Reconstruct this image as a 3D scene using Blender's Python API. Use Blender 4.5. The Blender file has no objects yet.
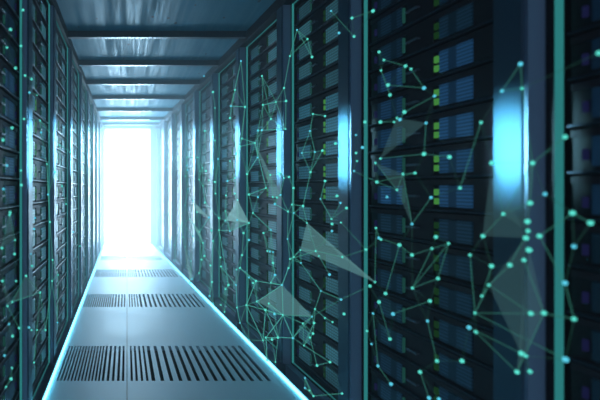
import bpy, bmesh, math, random
from mathutils import Vector, Matrix
random.seed(11)
R = math.radians
S = bpy.context.scene
C = S.collection
F = 450.0                     # focal length in pixels at 600 wide
EYE = 1.20                    # eye height above the walkway
HC = 2.53                     # ceiling height
ZE = 9.64                     # distance to the end wall
SL = 0.0681                   # the right-hand row closes in on the left one
def XR(z): return 1.171 - SL*z            # walkway edge, right
def XL(z): return -0.455 - 0.0024*z        # walkway edge, left
ANG = math.atan(SL)

# ------------------------------------------------------------------ materials
def new_mat(name):
    m = bpy.data.materials.new(name); m.use_nodes = True
    return m, m.node_tree.nodes, m.node_tree.links, m.node_tree.nodes['Principled BSDF']

def plain(name, col, rough=0.5, metal=0.0, spec=0.5, emit=None, es=0.0, var=0.0, scale=30.0, bump=0.0):
    m, N, L, p = new_mat(name)
    p.inputs['Base Color'].default_value = (*col, 1)
    p.inputs['Roughness'].default_value = rough
    p.inputs['Metallic'].default_value = metal
    p.inputs['Specular IOR Level'].default_value = spec
    if emit:
        p.inputs['Emission Color'].default_value = (*emit, 1)
        p.inputs['Emission Strength'].default_value = es
    if var or bump:
        tc = N.new('ShaderNodeTexCoord'); nz = N.new('ShaderNodeTexNoise')
        nz.inputs['Scale'].default_value = scale; nz.inputs['Detail'].default_value = 4
        L.new(tc.outputs['Object'], nz.inputs['Vector'])
        if var:
            mr = N.new('ShaderNodeMapRange')
            mr.inputs['To Min'].default_value = max(0.02, rough - var); mr.inputs['To Max'].default_value = rough + var
            L.new(nz.outputs['Fac'], mr.inputs['Value']); L.new(mr.outputs['Result'], p.inputs['Roughness'])
        if bump:
            b = N.new('ShaderNodeBump'); b.inputs['Strength'].default_value = bump; b.inputs['Distance'].default_value = 0.002
            L.new(nz.outputs['Fac'], b.inputs['Height']); L.new(b.outputs['Normal'], p.inputs['Normal'])
    return m

def emitter(name, col, strength):
    m = bpy.data.materials.new(name); m.use_nodes = True
    N = m.node_tree.nodes; N.clear()
    e = N.new('ShaderNodeEmission'); o = N.new('ShaderNodeOutputMaterial')
    e.inputs['Color'].default_value = (*col, 1); e.inputs['Strength'].default_value = strength
    m.node_tree.links.new(e.outputs[0], o.inputs['Surface'])
    return m

def mesh_panel(name, base, led, strength, su, sv):
    """perforated drive panel: rows of small lit holes in a dark metal sheet"""
    m, N, L, p = new_mat(name)
    tc = N.new('ShaderNodeTexCoord'); sp = N.new('ShaderNodeSeparateXYZ')
    L.new(tc.outputs['Object'], sp.inputs[0])
    def cell(sock, n, duty):
        a = N.new('ShaderNodeMath'); a.operation = 'MULTIPLY'; a.inputs[1].default_value = n
        f = N.new('ShaderNodeMath'); f.operation = 'FRACT'
        g = N.new('ShaderNodeMath'); g.operation = 'GREATER_THAN'; g.inputs[1].default_value = duty
        L.new(sock, a.inputs[0]); L.new(a.outputs[0], f.inputs[0]); L.new(f.outputs[0], g.inputs[0])
        return g.outputs[0]
    cy = cell(sp.outputs['Y'], su, .35); cz = cell(sp.outputs['Z'], sv, .4)
    mu = N.new('ShaderNodeMath'); mu.operation = 'MULTIPLY'
    L.new(cy, mu.inputs[0]); L.new(cz, mu.inputs[1])
    mix = N.new('ShaderNodeMix'); mix.data_type = 'RGBA'
    mix.inputs['A'].default_value = (*base, 1); mix.inputs['B'].default_value = (*[min(1, c*2.4+.01) for c in base], 1)
    L.new(mu.outputs[0], mix.inputs['Factor']); L.new(mix.outputs['Result'], p.inputs['Base Color'])
    oi = N.new('ShaderNodeObjectInfo'); mr = N.new('ShaderNodeMapRange')
    mr.inputs['To Min'].default_value = strength*.55; mr.inputs['To Max'].default_value = strength*1.45
    L.new(oi.outputs['Random'], mr.inputs['Value'])
    ms = N.new('ShaderNodeMath'); ms.operation = 'MULTIPLY_ADD'; ms.inputs[1].default_value = .75; ms.inputs[2].default_value = .25
    L.new(mu.outputs[0], ms.inputs[0])
    mm = N.new('ShaderNodeMath'); mm.operation = 'MULTIPLY'
    L.new(ms.outputs[0], mm.inputs[0]); L.new(mr.outputs['Result'], mm.inputs[1])
    p.inputs['Emission Color'].default_value = (*led, 1)
    L.new(mm.outputs[0], p.inputs['Emission Strength'])
    p.inputs['Roughness'].default_value = .38; p.inputs['Metallic'].default_value = .3
    return m

M = {}
M['case'] = plain('server_black_metal', (.026, .013, .020), .5, .1, .3, var=.08)
M['bezel'] = plain('server_bezel', (.042, .022, .032), .5, .1, .3)
M['lip'] = plain('server_edge_metal', (.06, .055, .08), .35, .7)
M['handle'] = plain('handle_metal', (.16, .18, .22), .4, .5)
M['rack'] = plain('rack_black_metal', (.020, .010, .016), .45, .1, .3, var=.08)
M['post'] = plain('painted_steel_post', (.05, .10, .155), .38, .25, .35, var=.05, scale=14)
M['jamb'] = plain('steel_jamb', (.22, .28, .42), .45, .1)
M['strip'] = emitter('teal_edge_light', (.05, .44, .44), .44)
M['strip_dim'] = emitter('teal_edge_light_dim', (.05, .38, .40), .30)
M['vent'] = mesh_panel('drive_grid', (.02, .05, .07), (.08, .29, .37), .36, 44, 60)
M['vent_lit'] = mesh_panel('drive_grid_mid_glow', (.02, .05, .08), (.06, .28, .40), .36, 44, 60)
M['vent2_lit'] = mesh_panel('drive_grid_bay_mid_glow', (.025, .055, .10), (.03, .16, .40), .19, 9, 75)  # brighter copies for mid-height rows, the wash of light put into their emission
M['vent2'] = mesh_panel('drive_grid_bay', (.02, .045, .08), (.03, .14, .26), .05, 9, 75)
M['led_g'] = emitter('green_status_light', (.12, .62, .16), .05)
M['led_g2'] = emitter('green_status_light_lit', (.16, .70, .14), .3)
M['led_t'] = emitter('teal_status_light', (.08, .50, .42), .1)
M['led_a'] = emitter('amber_status_light', (.55, .42, .08), .35)
M['led_p'] = emitter('violet_status_light', (.07, .08, .40), .09)
M['node'] = emitter('teal_glow_dot', (.09, .66, .55), 1.25)
M['node_b'] = emitter('blue_glow_dot', (.09, .55, .72), 1.25)
M['edge'] = plain('edge_profile_metal', (.5, .6, .66), .4, .5)
M['trim'] = plain('dark_rail', (.012, .011, .022), .55, .0, .2)
M['beam'] = plain('ceiling_beam_metal', (.03, .035, .05), .35, .5)
M['wall'] = plain('wall_dark', (.02, .022, .03), .6, var=.1)
M['frame'] = plain('door_surround', (.22, .30, .38), .4, .4)
M['door'] = emitter('backlit_glass', (.70, .95, 1.0), 4.0)
M['led'] = emitter('walkway_led', (.14, .74, 1.0), 5.5)
M['under'] = plain('void_black', (.004, .005, .008), .8)

def link_mat(strength, alpha, col=(.10, .55, .42)):
    m = bpy.data.materials.new('light_thread'); m.use_nodes = True
    N = m.node_tree.nodes; L = m.node_tree.links; N.clear()
    e = N.new('ShaderNodeEmission'); t = N.new('ShaderNodeBsdfTransparent'); x = N.new('ShaderNodeMixShader'); o = N.new('ShaderNodeOutputMaterial')
    e.inputs['Color'].default_value = (*col, 1); e.inputs['Strength'].default_value = strength
    x.inputs[0].default_value = alpha
    L.new(t.outputs[0], x.inputs[1]); L.new(e.outputs[0], x.inputs[2]); L.new(x.outputs[0], o.inputs['Surface'])
    return m
M['link'] = link_mat(.36, .55)
M['link_dim'] = link_mat(.20, .35, (.10, .45, .34))
M['link_mid'] = link_mat(.6, .7, (.10, .55, .44))
M['link_far'] = link_mat(.8, .85, (.10, .60, .50))
M['facet_far'] = link_mat(.8, .42, (.30, .66, .70))
M['facet'] = link_mat(.55, .26, (.24, .60, .62))
M['facet_dim'] = link_mat(.32, .15, (.20, .50, .54))

# walkway: satin white-blue panels
def floor_mat():
    m, N, L, p = new_mat('walkway_panel')
    tc = N.new('ShaderNodeTexCoord'); nz = N.new('ShaderNodeTexNoise'); nz.inputs['Scale'].default_value = 2.2; nz.inputs['Detail'].default_value = 3
    L.new(tc.outputs['Object'], nz.inputs['Vector'])
    mr = N.new('ShaderNodeMapRange'); mr.inputs['To Min'].default_value = .46; mr.inputs['To Max'].default_value = .58
    L.new(nz.outputs['Fac'], mr.inputs['Value']); L.new(mr.outputs['Result'], p.inputs['Roughness'])
    p.inputs['Base Color'].default_value = (.62, .84, .98, 1); p.inputs['Metallic'].default_value = .0; p.inputs['Specular IOR Level'].default_value = .9
    return m
M['floor'] = floor_mat()

def ceil_mat():
    m, N, L, p = new_mat('ceiling_panel')
    tc = N.new('ShaderNodeTexCoord')
    mp = N.new('ShaderNodeMapping'); mp.inputs['Scale'].default_value = (26, .9, 1)
    nz = N.new('ShaderNodeTexNoise'); nz.inputs['Scale'].default_value = 1.0; nz.inputs['Detail'].default_value = 3
    L.new(tc.outputs['Object'], mp.inputs[0]); L.new(mp.outputs[0], nz.inputs['Vector'])
    mr = N.new('ShaderNodeMapRange'); mr.inputs['From Min'].default_value = .35; mr.inputs['From Max'].default_value = .65
    mr.inputs['To Min'].default_value = .42; mr.inputs['To Max'].default_value = .70
    L.new(nz.outputs['Fac'], mr.inputs['Value']); L.new(mr.outputs['Result'], p.inputs['Roughness'])
    # short dark slots punched in the sheet
    mp2 = N.new('ShaderNodeMapping'); mp2.inputs['Scale'].default_value = (9, 4.5, 1)
    vo = N.new('ShaderNodeTexVoronoi'); vo.inputs['Scale'].default_value = 1.0
    L.new(tc.outputs['Object'], mp2.inputs[0]); L.new(mp2.outputs[0], vo.inputs['Vector'])
    lt = N.new('ShaderNodeMath'); lt.operation = 'LESS_THAN'; lt.inputs[1].default_value = .11
    L.new(vo.outputs['Distance'], lt.inputs[0])
    mix = N.new('ShaderNodeMix'); mix.data_type = 'RGBA'
    mix.inputs['A'].default_value = (.028, .18, .25, 1); mix.inputs['B'].default_value = (.03, .05, .07, 1)
    L.new(lt.outputs[0], mix.inputs['Factor']); L.new(mix.outputs['Result'], p.inputs['Base Color'])
    p.inputs['Metallic'].default_value = .0; p.inputs['Specular IOR Level'].default_value = .28; p.inputs['Specular Tint'].default_value = (.25, .72, 1, 1)
    b = N.new('ShaderNodeBump'); b.inputs['Strength'].default_value = .25; b.inputs['Distance'].default_value = .004
    L.new(nz.outputs['Fac'], b.inputs['Height']); L.new(b.outputs['Normal'], p.inputs['Normal'])
    return m
M['ceil'] = ceil_mat()

# ------------------------------------------------------------------ mesh helpers
def box(bm, x0, x1, y0, y1, z0, z1, bev=0.0):
    vs = [bm.verts.new(v) for v in ((x0,y0,z0),(x1,y0,z0),(x1,y1,z0),(x0,y1,z0),(x0,y0,z1),(x1,y0,z1),(x1,y1,z1),(x0,y1,z1))]
    fs = [bm.faces.new([vs[i] for i in f]) for f in ((0,3,2,1),(4,5,6,7),(0,1,5,4),(1,2,6,5),(2,3,7,6),(3,0,4,7))]
    if bev:
        es = {e for f in fs for e in f.edges}
        bmesh.ops.bevel(bm, geom=list(es), offset=bev, segments=1, affect='EDGES')

def prism(bm, quad, z0, z1):
    """quad: four (x, y) corners counter-clockwise"""
    a = [bm.verts.new((x, y, z0)) for x, y in quad]; b = [bm.verts.new((x, y, z1)) for x, y in quad]
    bm.faces.new(a[::-1]); bm.faces.new(b)
    n = len(quad)
    for i in range(n): bm.faces.new((a[i], a[(i+1) % n], b[(i+1) % n], b[i]))

def build(name, bm, mat, parent=None):
    bmesh.ops.recalc_face_normals(bm, faces=bm.faces)
    me = bpy.data.meshes.new(name); bm.to_mesh(me); bm.free()
    me.materials.append(mat)
    o = bpy.data.objects.new(name, me); C.objects.link(o)
    if parent is not None: o.parent = parent
    return o

def tag(o, label, cat, group=None, kind=None):
    o['label'] = label; o['category'] = cat
    if group: o['group'] = group
    if kind: o['kind'] = kind
    return o
def struct(o):
    o['kind'] = 'structure'; return o
def empty(name, loc=(0,0,0), rz=0):
    o = bpy.data.objects.new(name, None); o.empty_display_size = .1
    o.location = loc; o.rotation_euler = (0,0,rz); C.objects.link(o); return o
def dup(root):
    r = root.copy(); C.objects.link(r)
    for ch in root.children:
        c = ch.copy(); C.objects.link(c); c.parent = r
        for g in ch.children:
            d = g.copy(); C.objects.link(d); d.parent = c
    return r
ORD = ['', 'first','second','third','fourth','fifth','sixth','seventh','eighth','ninth','tenth','eleventh','twelfth',
       'thirteenth','fourteenth','fifteenth','sixteenth','seventeenth','eighteenth']

# ------------------------------------------------------------------ setting
bm = bmesh.new(); box(bm, -2.2, 3.2, -.6, ZE+.4, -.30, -.28); struct(build('floor', bm, M['under']))

# walkway panels, with openings where the slotted grilles sit
ROWS = [(2.80, 3.42), (4.54, 5.09), (6.07, 6.63), (7.46, 7.96), (8.70, 9.15)]
TH = -.035
Y0F, Y1F = .3, ZE
def edgeR(t, y): return .0018 + t*(XR(y)-.0018)
def edgeL(t, y): return -.0018 + t*(XL(y)+.0018)
for side, E in (('right', edgeR), ('left', edgeL)):
    bm = bmesh.new()
    ys = [Y0F]
    for a, b in ROWS: ys += [a, b]
    ys.append(Y1F)
    tin, tout = (.022, .935) if side == 'right' else (.035, .955)
    def quad(t0, t1, y0, y1): return [(E(t0,y0),y0),(E(t1,y0),y0),(E(t1,y1),y1),(E(t0,y1),y1)]
    for i in range(0, len(ys)-1):
        if i % 2 == 0: prism(bm, quad(0, 1, ys[i], ys[i+1]), TH, 0)
        else:
            prism(bm, quad(0, tin, ys[i], ys[i+1]), TH, 0); prism(bm, quad(tout, 1, ys[i], ys[i+1]), TH, 0)
    o = build('floor_walkway_'+side, bm, M['floor']); struct(o)
    # slotted grilles
    if side == 'right':
        px = [131.5,136.6,142,147.3,153.5,162.4,171.7,180.8,189.7,198.5,207.6,216.5,225.4,234.7,244,252.7,261.5,269.7]
        ts = [((p-127)/157.6, (1.15 if p < 150 else 1.9)/157.6) for p in px]
    else:
        px = [57.5+3.46*k for k in range(13)] + [103,108,113.2,118.5,123.4]
        ts = sorted([((127-p)/74.0, (.98 if p < 101 else 1.25)/74.0) for p in px])
    for r, (a, b) in enumerate(ROWS):
        bm = bmesh.new()
        cur = tin; g = .0006
        for t, hw in ts:
            if t-hw > cur: prism(bm, quad(cur, t-hw, a, b), -.008, -.0004)
            cur = t+hw
        prism(bm, quad(cur, tout, a, b), -.008, -.0004)
        o = build('floor_grille', bm, M['floor'])
        # put the origin at the tile
        c = Vector((E(.5,(a+b)/2), (a+b)/2, -.008)); o.data.transform(Matrix.Translation(-c)); o.location = c
        where = ['nearest the camera', 'second from the camera', 'third from the camera', 'fourth from the camera', 'farthest, before the bright doorway'][r]
        tag(o, f'slotted metal floor grille {side} of the centre seam, row {where}', 'floor grille', 'slotted grilles in the walkway')

for side in ('right', 'left'):   # bright edging of the walkway
    bm = bmesh.new()
    X = XR if side == 'right' else XL
    s = 1 if side == 'right' else -1
    q = [(X(Y0F)+s*.001, Y0F), (X(Y0F)+s*.011, Y0F), (X(Y1F)+s*.011, Y1F), (X(Y1F)+s*.001, Y1F)]
    prism(bm, q, TH, .014)
    o = build('walkway_edge_light', bm, M['led'])
    tag(o, f'thin glowing cyan white light strip along the {side} edge of the walkway', 'light strip', 'light strips along the walkway')
    bm = bmesh.new()
    q = [(X(Y0F)-s*.012, Y0F), (X(Y0F)+s*.019, Y0F), (X(Y1F)+s*.019, Y1F), (X(Y1F)-s*.012, Y1F)]
    prism(bm, q, -.28, TH-.0005)
    q = [(X(Y0F)+s*.0112, Y0F), (X(Y0F)+s*.0165, Y0F), (X(Y1F)+s*.0165, Y1F), (X(Y1F)+s*.0112, Y1F)]
    prism(bm, q, TH, .020); struct(build('trim_'+('1' if s > 0 else '2'), bm, M['edge']))

bm = bmesh.new(); box(bm, -2.2, 3.2, -.6, ZE+.4, HC, HC+.08); struct(build('ceiling', bm, M['ceil']))
for k in range(8):      # cross beams under the ceiling
    y = 2.93 + .88*k if k else 2.93
    y = [2.90, 3.81, 4.68, 5.54, 6.47, 7.48, 8.43, 9.13][k]
    bm = bmesh.new(); box(bm, XL(y)-.06, XR(y)+.12, y, y+.05, HC-.052, HC+.001, .003)
    o = build('ceiling_beam', bm, M['beam']); struct(o)
# rails along the tops of the rows
bm = bmesh.new()
prism(bm, [(-.500,.3),(-.500,ZE),(-.64,ZE),(-.64,.3)], 2.452, HC-.001); struct(build('trim_3', bm, M['trim']))
bm = bmesh.new()
def XP(z): return 1.27-SL*z
prism(bm, [(XP(.3),.3),(XP(.3)+.14,.3),(XP(ZE)+.14,ZE),(XP(ZE),ZE)], 2.452, HC-.001); struct(build('trim_4', bm, M['trim']))
# end wall with the opening
bm = bmesh.new()
xa, xb, zt = -.474, .497, 2.464
box(bm, -2.2, xa, ZE, ZE+.12, -.12, HC); box(bm, xb, 3.2, ZE, ZE+.12, -.12, HC); box(bm, xa, xb, ZE, ZE+.12, zt, HC)
struct(build('wall_back', bm, M['frame']))
bm = bmesh.new(); box(bm, xa-.02, xa, ZE-.03, ZE, 0, zt+.03); box(bm, xb, xb+.02, ZE-.03, ZE, 0, zt+.03); box(bm, xa, xb, ZE-.03, ZE, zt, zt+.03)
box(bm, xa, xb, ZE-.02, ZE+.12, -.03, .006)
struct(build('trim_5', bm, M['frame']))
bm = bmesh.new(); box(bm, xa, xb, ZE+.06, ZE+.09, .006, zt); struct(build('door_1', bm, M['door']))
bm = bmesh.new(); box(bm, -2.3, -2.2, -.6, ZE+.5, -.12, HC+.08); struct(build('wall_left', bm, M['wall']))
bm = bmesh.new(); box(bm, 3.2, 3.3, -.6, ZE+.5, -.12, HC+.08); struct(build('wall_right', bm, M['wall']))

# ------------------------------------------------------------------ racks
# local frame of a bay: +y runs along the row away from the camera, +x*s goes into the cabinet, origin on the floor at the far door edge
TOP = 2.447
def rack_proto(s):
    root = empty('server_rack')
    def b(name, mat, boxes, parent=root, bev=0.0):
        bm = bmesh.new()
        for x0, x1, y0, y1, z0, z1 in boxes:
            xs = sorted((s*x0, s*x1)); box(bm, xs[0], xs[1], y0, y1, z0, z1, bev)
        return build(name, bm, mat, parent)
    D = .80; po = -.06 if s > 0 else -.03
    b('cabinet', M['rack'], [(.0,D,-.745,-.738,.0,TOP), (.0,D,-.002,.03,.0,TOP), (D-.01,D,-.738,-.002,.0,TOP), (.0,D-.01,-.738,-.002,2.425,TOP), (.0,D-.01,-.738,-.002,.0,.055)])
    b('plinth', M['jamb'], [(po+.02 if s > 0 else po+.028,.14,-.738,.030,-.28,-.001)])
    b('corner_post', M['post'], [(po,.30,.046,.148,-.0005,2.4515)], bev=.004)
    b('jamb', M['jamb'], [(po+.006,.03,.034,.0455,-.0005,2.4515)])
    b('light_strip', M['strip'], [(-.008,-.0005,-.020,-.001,.02,TOP-.004)])
    b('door_edge', M['strip_dim'], [(-.006,-.0005,-.738,-.0205,TOP-.012,TOP-.004)])
    b('door_edge', M['strip_dim'], [(-.006,-.0005,-.738,-.0205,.020,.027)])
    return root

def server_proto(s, detailed=True, lit=False, fine=False):
    """3U server, origin at the lower front edge, far end"""
    if not detailed:
        bm = bmesh.new()
        xs = sorted((s*.012, s*.62)); box(bm, xs[0], xs[1], -.728, -.028, .004, .127)
        o = build('rack_server', bm, M['bezel'])
        o.data.materials.append(M['vent']); o.data.materials.append(M['lip']); o.data.materials.append(M['led_t'])
        bm = bmesh.new(); bm.from_mesh(o.data)
        def add(x0,x1,y0,y1,z0,z1,mi):
            n = len(bm.faces); xs = sorted((s*x0, s*x1)); box(bm, xs[0], xs[1], y0, y1, z0, z1); bm.faces.ensure_lookup_table()
            for f in bm.faces[n:]: f.material_index = mi
        add(.008,.0121,-.255,-.085,.022,.104,1); add(.008,.0121,-.625,-.468,.022,.104,1); add(-.001,.02,-.728,-.028,.0035,.011,2)
        add(.006,.0121,-.275,-.262,.04,.09,3)
        bmesh.ops.recalc_face_normals(bm, faces=bm.faces)
        bm.to_mesh(o.data); bm.free()
        return o
    root = empty('rack_server')
    def b(name, mat, boxes, parent=root, bev=0.0):
        bm = bmesh.new()
        for x0, x1, y0, y1, z0, z1 in boxes:
            xs = sorted((s*x0, s*x1)); box(bm, xs[0], xs[1], y0, y1, z0, z1, bev)
        return build(name, bm, mat, parent)
    b('chassis', M['case'], [(.014,.62,-.728,-.028,.004,.127)])
    b('bezel', M['bezel'], [(.008,.0139,-.44,-.29,.014,.110), (.008,.0139,-.725,-.63,.014,.110), (.008,.0139,-.725,-.03,.106,.1262)], bev=.001)
    b('front_lip', M['lip'], [(-.002,.0139,-.728,-.028,.0035,.0105)], bev=.0015)
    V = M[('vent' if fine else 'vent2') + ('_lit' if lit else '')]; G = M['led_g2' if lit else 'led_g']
    b('drive_bay', V, [(.007,.0139,-.255,-.085,.022,.103)], bev=.0015)
    b('drive_bay', V, [(.007,.0139,-.625,-.470,.022,.103)], bev=.0015)
    b('status_light', M['led_t'], [(.005,.0139,-.270,-.261,.030,.094)])
    b('status_light', G, [(.005,.0139,-.464,-.446,.065,.090)])
    b('status_light', G, [(.005,.0139,-.464,-.446,.030,.054)])
    b('status_light', M['led_p'], [(.005,.0139,-.074,-.063,.040,.070)])
    bm = bmesh.new()           # pull handle
    x = s*.0; pts = [(-.300,.050),(-.365,.062)]
    for (ya, za), (yb, zb) in [((-.300,.056),(-.368,.056))]:
        xs = sorted((s*-.010, s*-.002)); box(bm, xs[0], xs[1], yb, ya, za, za+.009, .002)
        for yy in (ya-.006, yb+.001):
            xs = sorted((s*-.003, s*.008)); box(bm, xs[0], xs[1], yy, yy+.005, za+.001, za+.008)
    build('handle', bm, M['handle'], root)
    return root

def varied(root, v):
    """give a detailed copy its own mix of lamp colours: meshes with swapped material"""
    return root

RZ = [1.30, 2.225, 3.045, 3.97, 4.87, 5.77, 6.67, 7.57, 8.47, 9.37]
LZ = [2.24, 3.05, 3.98, 4.88, 5.78, 6.68, 7.58, 8.48, 9.37]
NROW = 18; PITCH = .1305; BASE = .062
far_stuff = []
def place(s, zs):
    sd = 'right' if s > 0 else 'left'
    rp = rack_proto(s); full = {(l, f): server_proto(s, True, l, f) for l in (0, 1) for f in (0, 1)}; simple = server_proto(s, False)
    used = {}
    def get(key, proto):
        if not used.get(key): used[key] = True; return proto
        return dup(proto)
    rz = ANG if s > 0 else 0
    for k, z in enumerate(zs):
        x = 1.33 - SL*z if s > 0 else -.53
        r = get('r', rp); r.location = (x, z, 0); r.rotation_euler = (0,0,rz)
        sp = min(1.0, ((z-zs[k-1] if k else .9)-.151)/.747); r.scale = (1, sp, 1)
        kk = k+1
        desc = 'nearest' if kk == 1 else ('farthest' if kk == len(zs) else ORD[kk]+' nearest')
        tag(r, f'tall black server rack with teal edge light, {desc} in the {sd} row', 'server rack', f'server racks in the {sd} row')
        for j in range(NROW):
            zz = BASE + j*PITCH
            yb = z - .7
            # leave out what the frame cannot show
            ymid = z-.05
            pxy_hi = 188 + F*(EYE-zz)/max(.5, ymid); pxy_lo = 188 + F*(EYE-zz-PITCH)/max(.5, ymid)
            if pxy_hi < -6 or pxy_lo > 408: continue
            M4 = Matrix.Translation((x, z, zz)) @ Matrix.Rotation(rz, 4, 'Z')
            if k == len(zs)-1:
                far_stuff.append((s, M4)); continue
            if k < (5 if s > 0 else 3): v = (int(.98 < zz < 1.68), int(z > 2.6)); o = get(v, full[v])  # mid-height rows take the brighter copies, imitating the light band there
            else: o = get('s', simple)
            o.location = (x, z, zz); o.rotation_euler = (0,0,rz); o.scale = (1, sp, 1)
            n = NROW - j
            pos = 'topmost' if n == 1 else ('lowest' if j == 0 else ORD[n]+' from the top')
            tag(o, f'black rack server, {pos} in the {sd}-hand rack that is {desc}', 'server', f'servers in the {sd} row')
    for v, p in full.items():
        if not used.get(v):
            for c in list(p.children): bpy.data.objects.remove(c)
            bpy.data.objects.remove(p)
    return simple
sR = place(1, RZ); sL = place(-1, LZ)
# the last cabinet at either side, deep in the glow
bm = bmesh.new()
for s, M4 in far_stuff:
    me = (sR if s > 0 else sL).data.copy(); me.transform(M4); bm.from_mesh(me)
me = bpy.data.meshes.new('far_servers'); bm.to_mesh(me); bm.free()
for mt in ('bezel', 'vent', 'lip', 'led_t'): me.materials.append(M[mt])
o = bpy.data.objects.new('far_servers', me); C.objects.link(o)
tag(o, 'dim stacked servers in the last racks beside the bright doorway', 'servers', kind='stuff')

# ------------------------------------------------------------------ the floating light network
NR = """352,18 373,11 339,33 354,36.5 307.5,39 312,57 379,52 384,60 405.5,66 411,69 381,70.5 424,88 388,85 390,95 434.5,96 331,11
520.5,64 502,91 522,88.5 599,53 313,114 325,116 310,131 335.5,143.5 322.5,150.5 315,152 302,153 310.5,172 325,181 337,196 320.5,199
365,122 380.5,122 394,122 400,119.5 397,118 404.5,112 426,123 356,135 362.5,147.5 356,153 380.5,158.5 375.5,163 357,161 354,171 424,154
415,173 403,174 377,182 397,190 387,197 449.5,157 431,197.5 481,122.5 460,188 565,137 492,163 532.5,163 545,194
303,206 340.5,203 346.5,208 331.5,219 332,224 332,231 341,222.5 307,223 300.5,250 316,251 319,256 301,263 342.5,257 366,249.5 329.5,274.5
321,291 341,299.5 376,228 379,238 381,239.5 399.5,245 412,255 412,224 432,248.5 436,237 448.5,243.5 438,278.5 412.5,288 375,282 370,286 385.5,293.5
530,203 503.5,214 527.5,221.5 528,231 526,238 539.5,236 483,236 470,255 529,250 491.5,266 510,265 524,260 489,285 482,296 565,283 572.5,213 590.5,223 574,246.5
315,309 312,316.5 314,323 303,323.5 325,318 332.5,322 344,314 313,333.5 310,337.5 304,345.5 317,365.5 330,362 305,378 305,388 309.5,390.5 313.5,396 342,393.5
379,302 373,313.5 393,314 390,339 367,331 371.5,344 378,366 391,384 427.5,321 430,301 437,361 420,372 429,398 439,399
475,313 469,327.5 476,332 531,313.5 544,313 574,319 565.5,359.5 521.5,353.5 526,356 517,372 530,371.5 462,361
286,101 231,106 245,107 263,105 276,102 230,118 271,119 285.5,129 205,131 215,108 215,140.5 218,159 258,130.5 262,130 255,143 257.5,157.5 242,138.5
240,146.5 247,174 236,154 230,161 235,178 270.5,175 280,173.5 284,178 289,177 266,188 249,194.5 258,197 277,197.5 280.5,195 293.5,188 226,195.5 235,193.5
227.5,181 215.5,193.5 215,182 202.5,168 200,171 206,171 197.5,157.5 187,157 187,165.5 187.5,170 188,189 185.5,176 199,179.5 203,186 209,180
185,205.5 182,223 190,219 193,236.5 199.5,232 203,243 205,202.5 209,217.5 211.5,230.5 219,218 219,230 225.5,211 237.5,220 249,223 230,231 243.5,233 249,240
253,213 271,230 263.5,233 275,204 288,211.5 292,204.5 294,213 287.5,239 267.5,251 270,251.5 273,252 273,263 275,275 271,282.5 290,259 294,257 288.5,268 282,285
242,255 236.5,269.5 240,268 236,285 249,277.5 256,281 253,283 221,266.5 225.5,289 228.5,285 220.5,257.5 213,241 204.5,256 201.5,259.5 210.5,265.5 212,282
209.5,296 199,273 191,261 174.5,245 174.5,261 164,215 169,214 183,237 246.5,305 257,301.5 265.5,310 269,303.5 274.5,314 283,315 237,307.5 240,323 249,340
263,340.5 266,337.5 272,339.5 278,337.5 293,338 267,360 275.5,362 221,305 224.5,312 213,303.5 204,76 213,92 235,90 262,76 284,88 290,56 241,61 297,30"""
NL = """21,46 7,47.5 10.5,29.5 25,75.5 31.5,79 29.5,92.5 37,95 23,10 15.5,68 3.5,189 24,119 40,120.5 41,132.5 47,164 70.5,152 71,159 59.5,145 48,194.5
21,170.5 7,165.5 21.5,185 15,240 14.5,254 2.5,281 16,281 26,276 31,254 32,266 34,229 35,218 10,212.5 52.5,260 58,275 40,292.5 52,281 7.5,306 9,324 19,328
12.5,336 29,327.5 31.5,330 37,330 45.5,330 4.5,355.5 12,368 11,379 6,387 34,362.5 57.5,322.5 3,140 12,128 55,172 62,186 66,204 50,222 73,232 80,246 12,302 2,248 9.5,215"""
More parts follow.
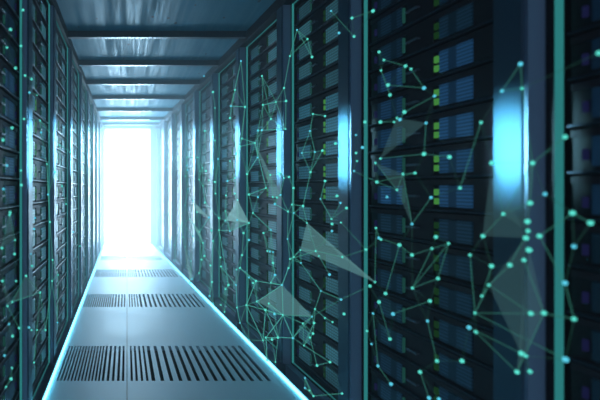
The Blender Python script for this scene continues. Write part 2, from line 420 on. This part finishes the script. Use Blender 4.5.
ER = """352,18-373,11 331,11-354,36.5 384,60-405.5,66 411,69-424,88 381,70.5-390,95 388,85-424,88 520.5,64-502,91 520.5,64-522,88.5 502,91-522,88.5 522,88.5-532.5,163
394,122-380.5,122 404.5,112-434.5,96 404.5,112-400,119.5 426,123-424,154 380.5,158.5-424,154 424,154-449.5,157 403,174-415,173 354,171-377,182 377,182-397,190
377,182-415,173 397,190-375.5,163 403,174-397,190 481,122.5-460,188 532.5,163-565,137 532.5,163-503.5,214 532.5,163-530,203 492,163-503.5,214 340.5,203-331.5,219
346.5,208-331.5,219 332,231-316,251 316,251-300.5,250 316,251-342.5,257 342.5,257-366,249.5 341,222.5-366,249.5 376,228-379,238 379,238-399.5,245 399.5,245-412,255
412,255-432,248.5 432,248.5-448.5,243.5 399.5,245-385.5,293.5 376,228-375,282 448.5,243.5-412.5,288 448.5,243.5-438,278.5 412.5,288-438,278.5 412.5,288-432,248.5
321,291-341,299.5 301,263-321,291 341,299.5-370,286 412,224-431,197.5 412,224-403,174 450,-1 483,236-503.5,214 503.5,214-530,203 528,231-510,265 510,265-489,285 491.5,266-482,296
489,285-482,296 470,255-475,313 572.5,213-590.5,223 539.5,236-565,283 539.5,236-572.5,213 565,283-574,319 379,302-390,339 373,313.5-378,366 378,366-391,384 393,314-430,301
427.5,321-437,361 420,372-429,398 312,316.5-303,323.5 314,323-304,345.5 312,316.5-341,299.5 313.5,396-342,393.5 304,345.5-330,362 475,313-531,313.5 475,313-489,285
476,332-517,372 531,313.5-544,313 544,313-574,319 544,313-517,372 469,327.5-521.5,353.5 475,313-565.5,359.5 489,285-531,313.5 524,260-544,313
231,106-245,107 276,102-263,105 242,138.5-255,143 240,146.5-255,143 255,143-266,188 258,130.5-285.5,129 284,178-280,173.5 200,171-206,171 246.5,305-265.5,310 246.5,305-263,340.5
257,301.5-265.5,310 265.5,310-283,315 265.5,310-263,340.5 265.5,310-278,337.5 269,303.5-283,315 283,315-293,338 283,315-266,337.5 293,338-312,316.5 266,337.5-278,337.5
278,337.5-293,338 237,307.5-240,323 266,337.5-267,360 283,315-303,323.5 283,315-312,316.5 282,285-283,315 282,285-257,301.5 182,223-190,219 190,219-199.5,232 190,219-203,243
205,202.5-219,218 237.5,220-249,223 249,223-230,231 230,231-225.5,211 219,218-219,230 219,230-228.5,285 213,241-212,282 203,243-204.5,256 193,236.5-203,243 199.5,232-209,217.5
187,157-197.5,157.5 188,189-185,205.5 203,186-205,202.5 256,281-282,285 256,281-246.5,305 236,285-237,307.5 253,213-271,230 273,252-273,263 273,263-275,275 275,275-271,282.5
288.5,268-282,285 290,259-294,257 290,259-316,251 294,213-287.5,239 275,204-288,211.5 292,204.5-303,206 310.5,172-322.5,150.5 310.5,172-303,206 322.5,150.5-335.5,143.5 325,116-313,114
320.5,199-331.5,219 320.5,199-337,196 219,230-230,231 228.5,285-225.5,289 221,266.5-236,285 240,268-256,281 182,223-193,236.5 174.5,245-182,223 164,215-169,214 209.5,296-212,282
461,0 249,194.5-266,188 247,174-257.5,157.5 235,178-227.5,181 215,182-209,180 203,186-199,179.5"""
EL = """25,75.5-31.5,79 29.5,92.5-37,95 40,120.5-24,119 70.5,152-71,159 70.5,152-59.5,145 15,240-14.5,254 26,276-12,302 26,276-40,292.5 12,302-40,292.5 7.5,306-19,328
9,324-12.5,336 12,368-11,379 11,379-6,387 9.5,215-2,248 9.5,215-15,240 32,266-31,254 52,281-58,275 29,327.5-19,328 7.5,306-12,302 40,120.5-59.5,145 47,164-48,194.5"""
FR = """375.5,163-403,174-397,190 397,190-403,174-412,224 307,223-300.5,250-375,282 307,223-342.5,257-375,282 492,163-483,236-526,238 532.5,163-503.5,214-528,231
526,238-489,285-521.5,353.5 529,250-544,313-517,372 282,285-257,301.5-283,315 282,285-283,315-312,316.5 237.5,220-225.5,211-249,223 237.5,200-225.5,220.5-249,223
249,223-237.5,200-230,231 193,201-209,217.5-197,212 190,219-199.5,232-203,243 185,247-190,283-192,279 255,143-280.5,195-273,197 397,118-426,123-380.5,158.5"""
FL = """9.5,215-2,248-15,240 26,276-12,302-40,292.5 2,281-7.5,306-12,302"""
def P(t): a, b = t.split(','); return (float(a), float(b))
def pts(s): return [P(t) for t in s.split()]
def polys(s): return [[P(q) for q in t.split('-')] for t in s.split() if '-' in t and t.count('-') in (1, 2) and all(c.count(',') == 1 for c in t.split('-') if c) and not t.endswith('-1') ]

def to_world(side, p, off=0.0):
    x, y = p
    if side > 0: z = F*(1.13+off)/(x-127+F*SL); X = (1.13+off)-SL*z
    else: z = F*(.445+off)/(127-x); X = -(.445+off)
    return Vector((X, z, EYE-(y-188)*z/F))

def ico(bm, c, r, sub=2):
    bmesh.ops.create_icosphere(bm, subdivisions=sub, radius=r, matrix=Matrix.Translation(c))
def tube(bm, a, b, r, n=5):
    d = b-a; L = d.length
    if L < 1e-4: return
    q = d.to_track_quat('Z', 'Y').to_matrix().to_4x4()
    bmesh.ops.create_cone(bm, cap_ends=True, segments=n, radius1=r, radius2=r, depth=L, matrix=Matrix.Translation((a+b)/2) @ q)

node_mesh = {}
def node_obj(parent, c, base, r, blue):
    key = blue
    if key not in node_mesh:
        bm = bmesh.new(); ico(bm, (0,0,0), 1.0)
        for f in bm.faces: f.smooth = True
        me = bpy.data.meshes.new('glow_dot'); bm.to_mesh(me); bm.free(); me.materials.append(M['node_b' if blue else 'node']); node_mesh[key] = me
    o = bpy.data.objects.new('glow_dot', node_mesh[key]); C.objects.link(o); o.parent = parent
    o.location = c-base; o.scale = (r, r, r)
    return o

used_labels = set()
def network(side, nodes, edges, facets):
    nodes = list(dict.fromkeys(nodes))
    idx = {n: i for i, n in enumerate(nodes)}
    def near(p):
        i = min(range(len(nodes)), key=lambda i: (nodes[i][0]-p[0])**2 + (nodes[i][1]-p[1])**2)
        if math.dist(nodes[i], p) > 2.5:
            nodes.append(p); return len(nodes)-1
        return i
    E = set(); main = set()
    for a, b in edges:
        i, j = near(a), near(b)
        if i != j: E.add((min(i,j), max(i,j))); main.add((min(i,j), max(i,j)))
    T = [[near(q) for q in f] for f in facets]
    W = [to_world(side, p) for p in nodes]
    # faint threads: every dot hangs on its nearest neighbours along the row
    for i in range(len(nodes)):
        ds = sorted((( W[i]-W[j]).length, j) for j in range(len(nodes)) if j != i)
        for k, (d, j) in enumerate(ds[:2 if W[i].y < 2.4 else 3]):
            if d < ((.24 if k == 0 else .13) if W[i].y < 2.4 else .42): E.add((min(i,j), max(i,j)))
    # components
    par = list(range(len(nodes)))
    def fd(i):
        while par[i] != i: par[i] = par[par[i]]; i = par[i]
        return i
    for i, j in E: par[fd(i)] = fd(j)
    for t in T:
        par[fd(t[0])] = fd(t[1]); par[fd(t[1])] = fd(t[2])
    comps = {}
    for i in range(len(nodes)): comps.setdefault(fd(i), []).append(i)
    sd = 'right' if side > 0 else 'left'
    for root_i, mem in sorted(comps.items(), key=lambda kv: -len(kv[1])):
        base = sum((W[i] for i in mem), Vector())/len(mem)
        ne = [e for e in E if fd(e[0]) == root_i]; nt = [t for t in T if fd(t[0]) == root_i]
        root = empty('light_network' if len(mem) > 1 else 'light_particle', base)
        # where it is
        zs = RZ if side > 0 else LZ
        kk = next((k for k, z in enumerate(zs) if z+.15 > base.y), len(zs)-1)
        rack = ('nearest' if kk == 0 else ORD[kk+1]+' nearest')
        h = 'near the top' if base.z > 1.9 else ('above head height' if base.z > 1.5 else ('at eye height' if base.z > 1.05 else ('at waist height' if base.z > .65 else 'near the floor')))
        if len(mem) == 1: what = 'single teal light dot'
        else: what = f'teal web of {len(mem)} light dots' + (f' with {len(nt)} facet{"s" if len(nt) > 1 else ""}' if nt else '')
        lab = f'{what} {h}, {rack} {sd} rack'
        for extra in ('', ', lower', ', higher', ', tilted', ', farther'):
            if lab+extra not in used_labels: lab += extra; break
        used_labels.add(lab)
        tag(root, lab, 'light network' if len(mem) > 1 else 'light particle', f'glowing web before the {sd} row')
        for i in mem:
            r = (.0055 if side > 0 else .0050)*(.75 + .5*random.random())
            r *= min(1.9, max(1, W[i].y/2.4))
            node_obj(root, W[i], base, r, random.random() < .28)
        for e in sorted(ne):
            bm = bmesh.new(); f = e in main
            tube(bm, W[e[0]]-base, W[e[1]]-base, (.0010 if f else .0008)*max(1, (W[e[0]].y+W[e[1]].y)/3))
            build('light_thread', bm, M['link_far' if f and W[e[0]].y > 2.6 else 'link_mid' if W[e[0]].y > 2.2 else 'link' if f else 'link_dim'], root)
        for n, t in enumerate(nt):
            bm = bmesh.new()
            c = (W[t[0]]+W[t[1]]+W[t[2]])/3-base
            nrm = (W[t[1]]-W[t[0]]).cross(W[t[2]]-W[t[0]]).normalized()*.0015
            a = [bm.verts.new(W[q]-base+nrm) for q in t]; b2 = [bm.verts.new(W[q]-base-nrm) for q in t]
            bm.faces.new(a); bm.faces.new(b2[::-1])
            for q in range(3): bm.faces.new((a[q], b2[q], b2[(q+1)%3], a[(q+1)%3]))
            big = max(W[t[0]].y, W[t[1]].y) < 2.1
            build('glass_facet', bm, M['facet_dim' if big else 'facet_far' if W[t[0]].y > 3.6 else 'facet'], root)
network(1, pts(NR), polys(ER), polys(FR))
network(-1, pts(NL), polys(EL), polys(FL))

# ------------------------------------------------------------------ light
def post_fill_light(x, y, z, s, tall, energy):
    l = bpy.data.lights.new('post_fill_light', 'AREA'); l.shape = 'RECTANGLE'; l.size = .05; l.size_y = tall
    l.energy = energy; l.color = (.30, .84, 1.0); l.spread = R(70)
    o = bpy.data.objects.new('post_fill_light', l); C.objects.link(o); o.location = (x, y, z)
    o.rotation_euler = (R(90), 0, R(-90 if s > 0 else 90))      # added light without a fixture, stands in for the sheen on its post
for side, zs in ((1, RZ[:9]), (-1, LZ[:8])):
    for z in zs:
        zp = z+.10; h = 1.2+.085*zp
        x = 1.27-SL*zp-.16 if side > 0 else -.50+.16
        post_fill_light(x, zp, h, side, .12+.075*zp, (-.1+1.15*zp))
# daylight behind the door panel, spread down the aisle
l = bpy.data.lights.new('doorway_light', 'AREA'); l.shape = 'RECTANGLE'; l.size = .95; l.size_y = 2.4; l.energy = 440; l.color = (.42, .74, 1.0)
o = bpy.data.objects.new('doorway_light', l); C.objects.link(o); o.location = (.01, ZE+.05, 1.24); o.rotation_euler = (R(-90), 0, 0)

# added fill light, unseen behind the camera, lifts the faces turned to it
l = bpy.data.lights.new('camera_side_fill', 'AREA'); l.shape = 'RECTANGLE'; l.size = 1.6; l.size_y = 2.2; l.energy = 28; l.color = (.55, .72, 1.0)
o = bpy.data.objects.new('camera_side_fill', l); C.objects.link(o); o.location = (.3, -2.6, 1.3); o.rotation_euler = (R(90), 0, 0)

w = bpy.data.worlds.new('World'); S.world = w; w.use_nodes = True
N = w.node_tree.nodes; L = w.node_tree.links
bg = N['Background']; bg.inputs['Color'].default_value = (.16, .30, .42, 1); bg.inputs['Strength'].default_value = .35
vs = N.new('ShaderNodeVolumeScatter'); vs.inputs['Color'].default_value = (.85, .95, 1.0, 1); vs.inputs['Density'].default_value = .09   # the mist hangs towards the doorway; vs.inputs['Anisotropy'].default_value = .50
gp = N.new('ShaderNodeNewGeometry'); sx = N.new('ShaderNodeSeparateXYZ'); mr = N.new('ShaderNodeMapRange')
mr.inputs['From Min'].default_value = 1.8; mr.inputs['From Max'].default_value = 9.6; mr.inputs['To Min'].default_value = .015; mr.inputs['To Max'].default_value = .31
L.new(gp.outputs['Position'], sx.inputs[0]); L.new(sx.outputs['Y'], mr.inputs['Value']); L.new(mr.outputs['Result'], vs.inputs['Density'])
L.new(vs.outputs[0], N['World Output'].inputs['Volume'])

# ------------------------------------------------------------------ camera
cd = bpy.data.cameras.new('camera'); cam = bpy.data.objects.new('camera', cd); C.objects.link(cam)
cam.location = (0, 0, EYE); cam.rotation_euler = (R(90), 0, 0)
cd.sensor_width = 36; cd.lens = 27.0
cd.shift_x = (300-127)/600; cd.shift_y = -(200-188)/600
cd.clip_start = .05
cd.dof.use_dof = True; cd.dof.focus_distance = 3.6; cd.dof.aperture_fstop = 1.8
S.camera = cam
S.view_settings.view_transform = 'Standard'; S.view_settings.look = 'None'
S.view_settings.exposure = 0; S.view_settings.gamma = 1; S.view_settings.use_curve_mapping = False
S.cycles.use_denoising = True
S.cycles.volume_bounces = 1
S.cycles.max_bounces = 6
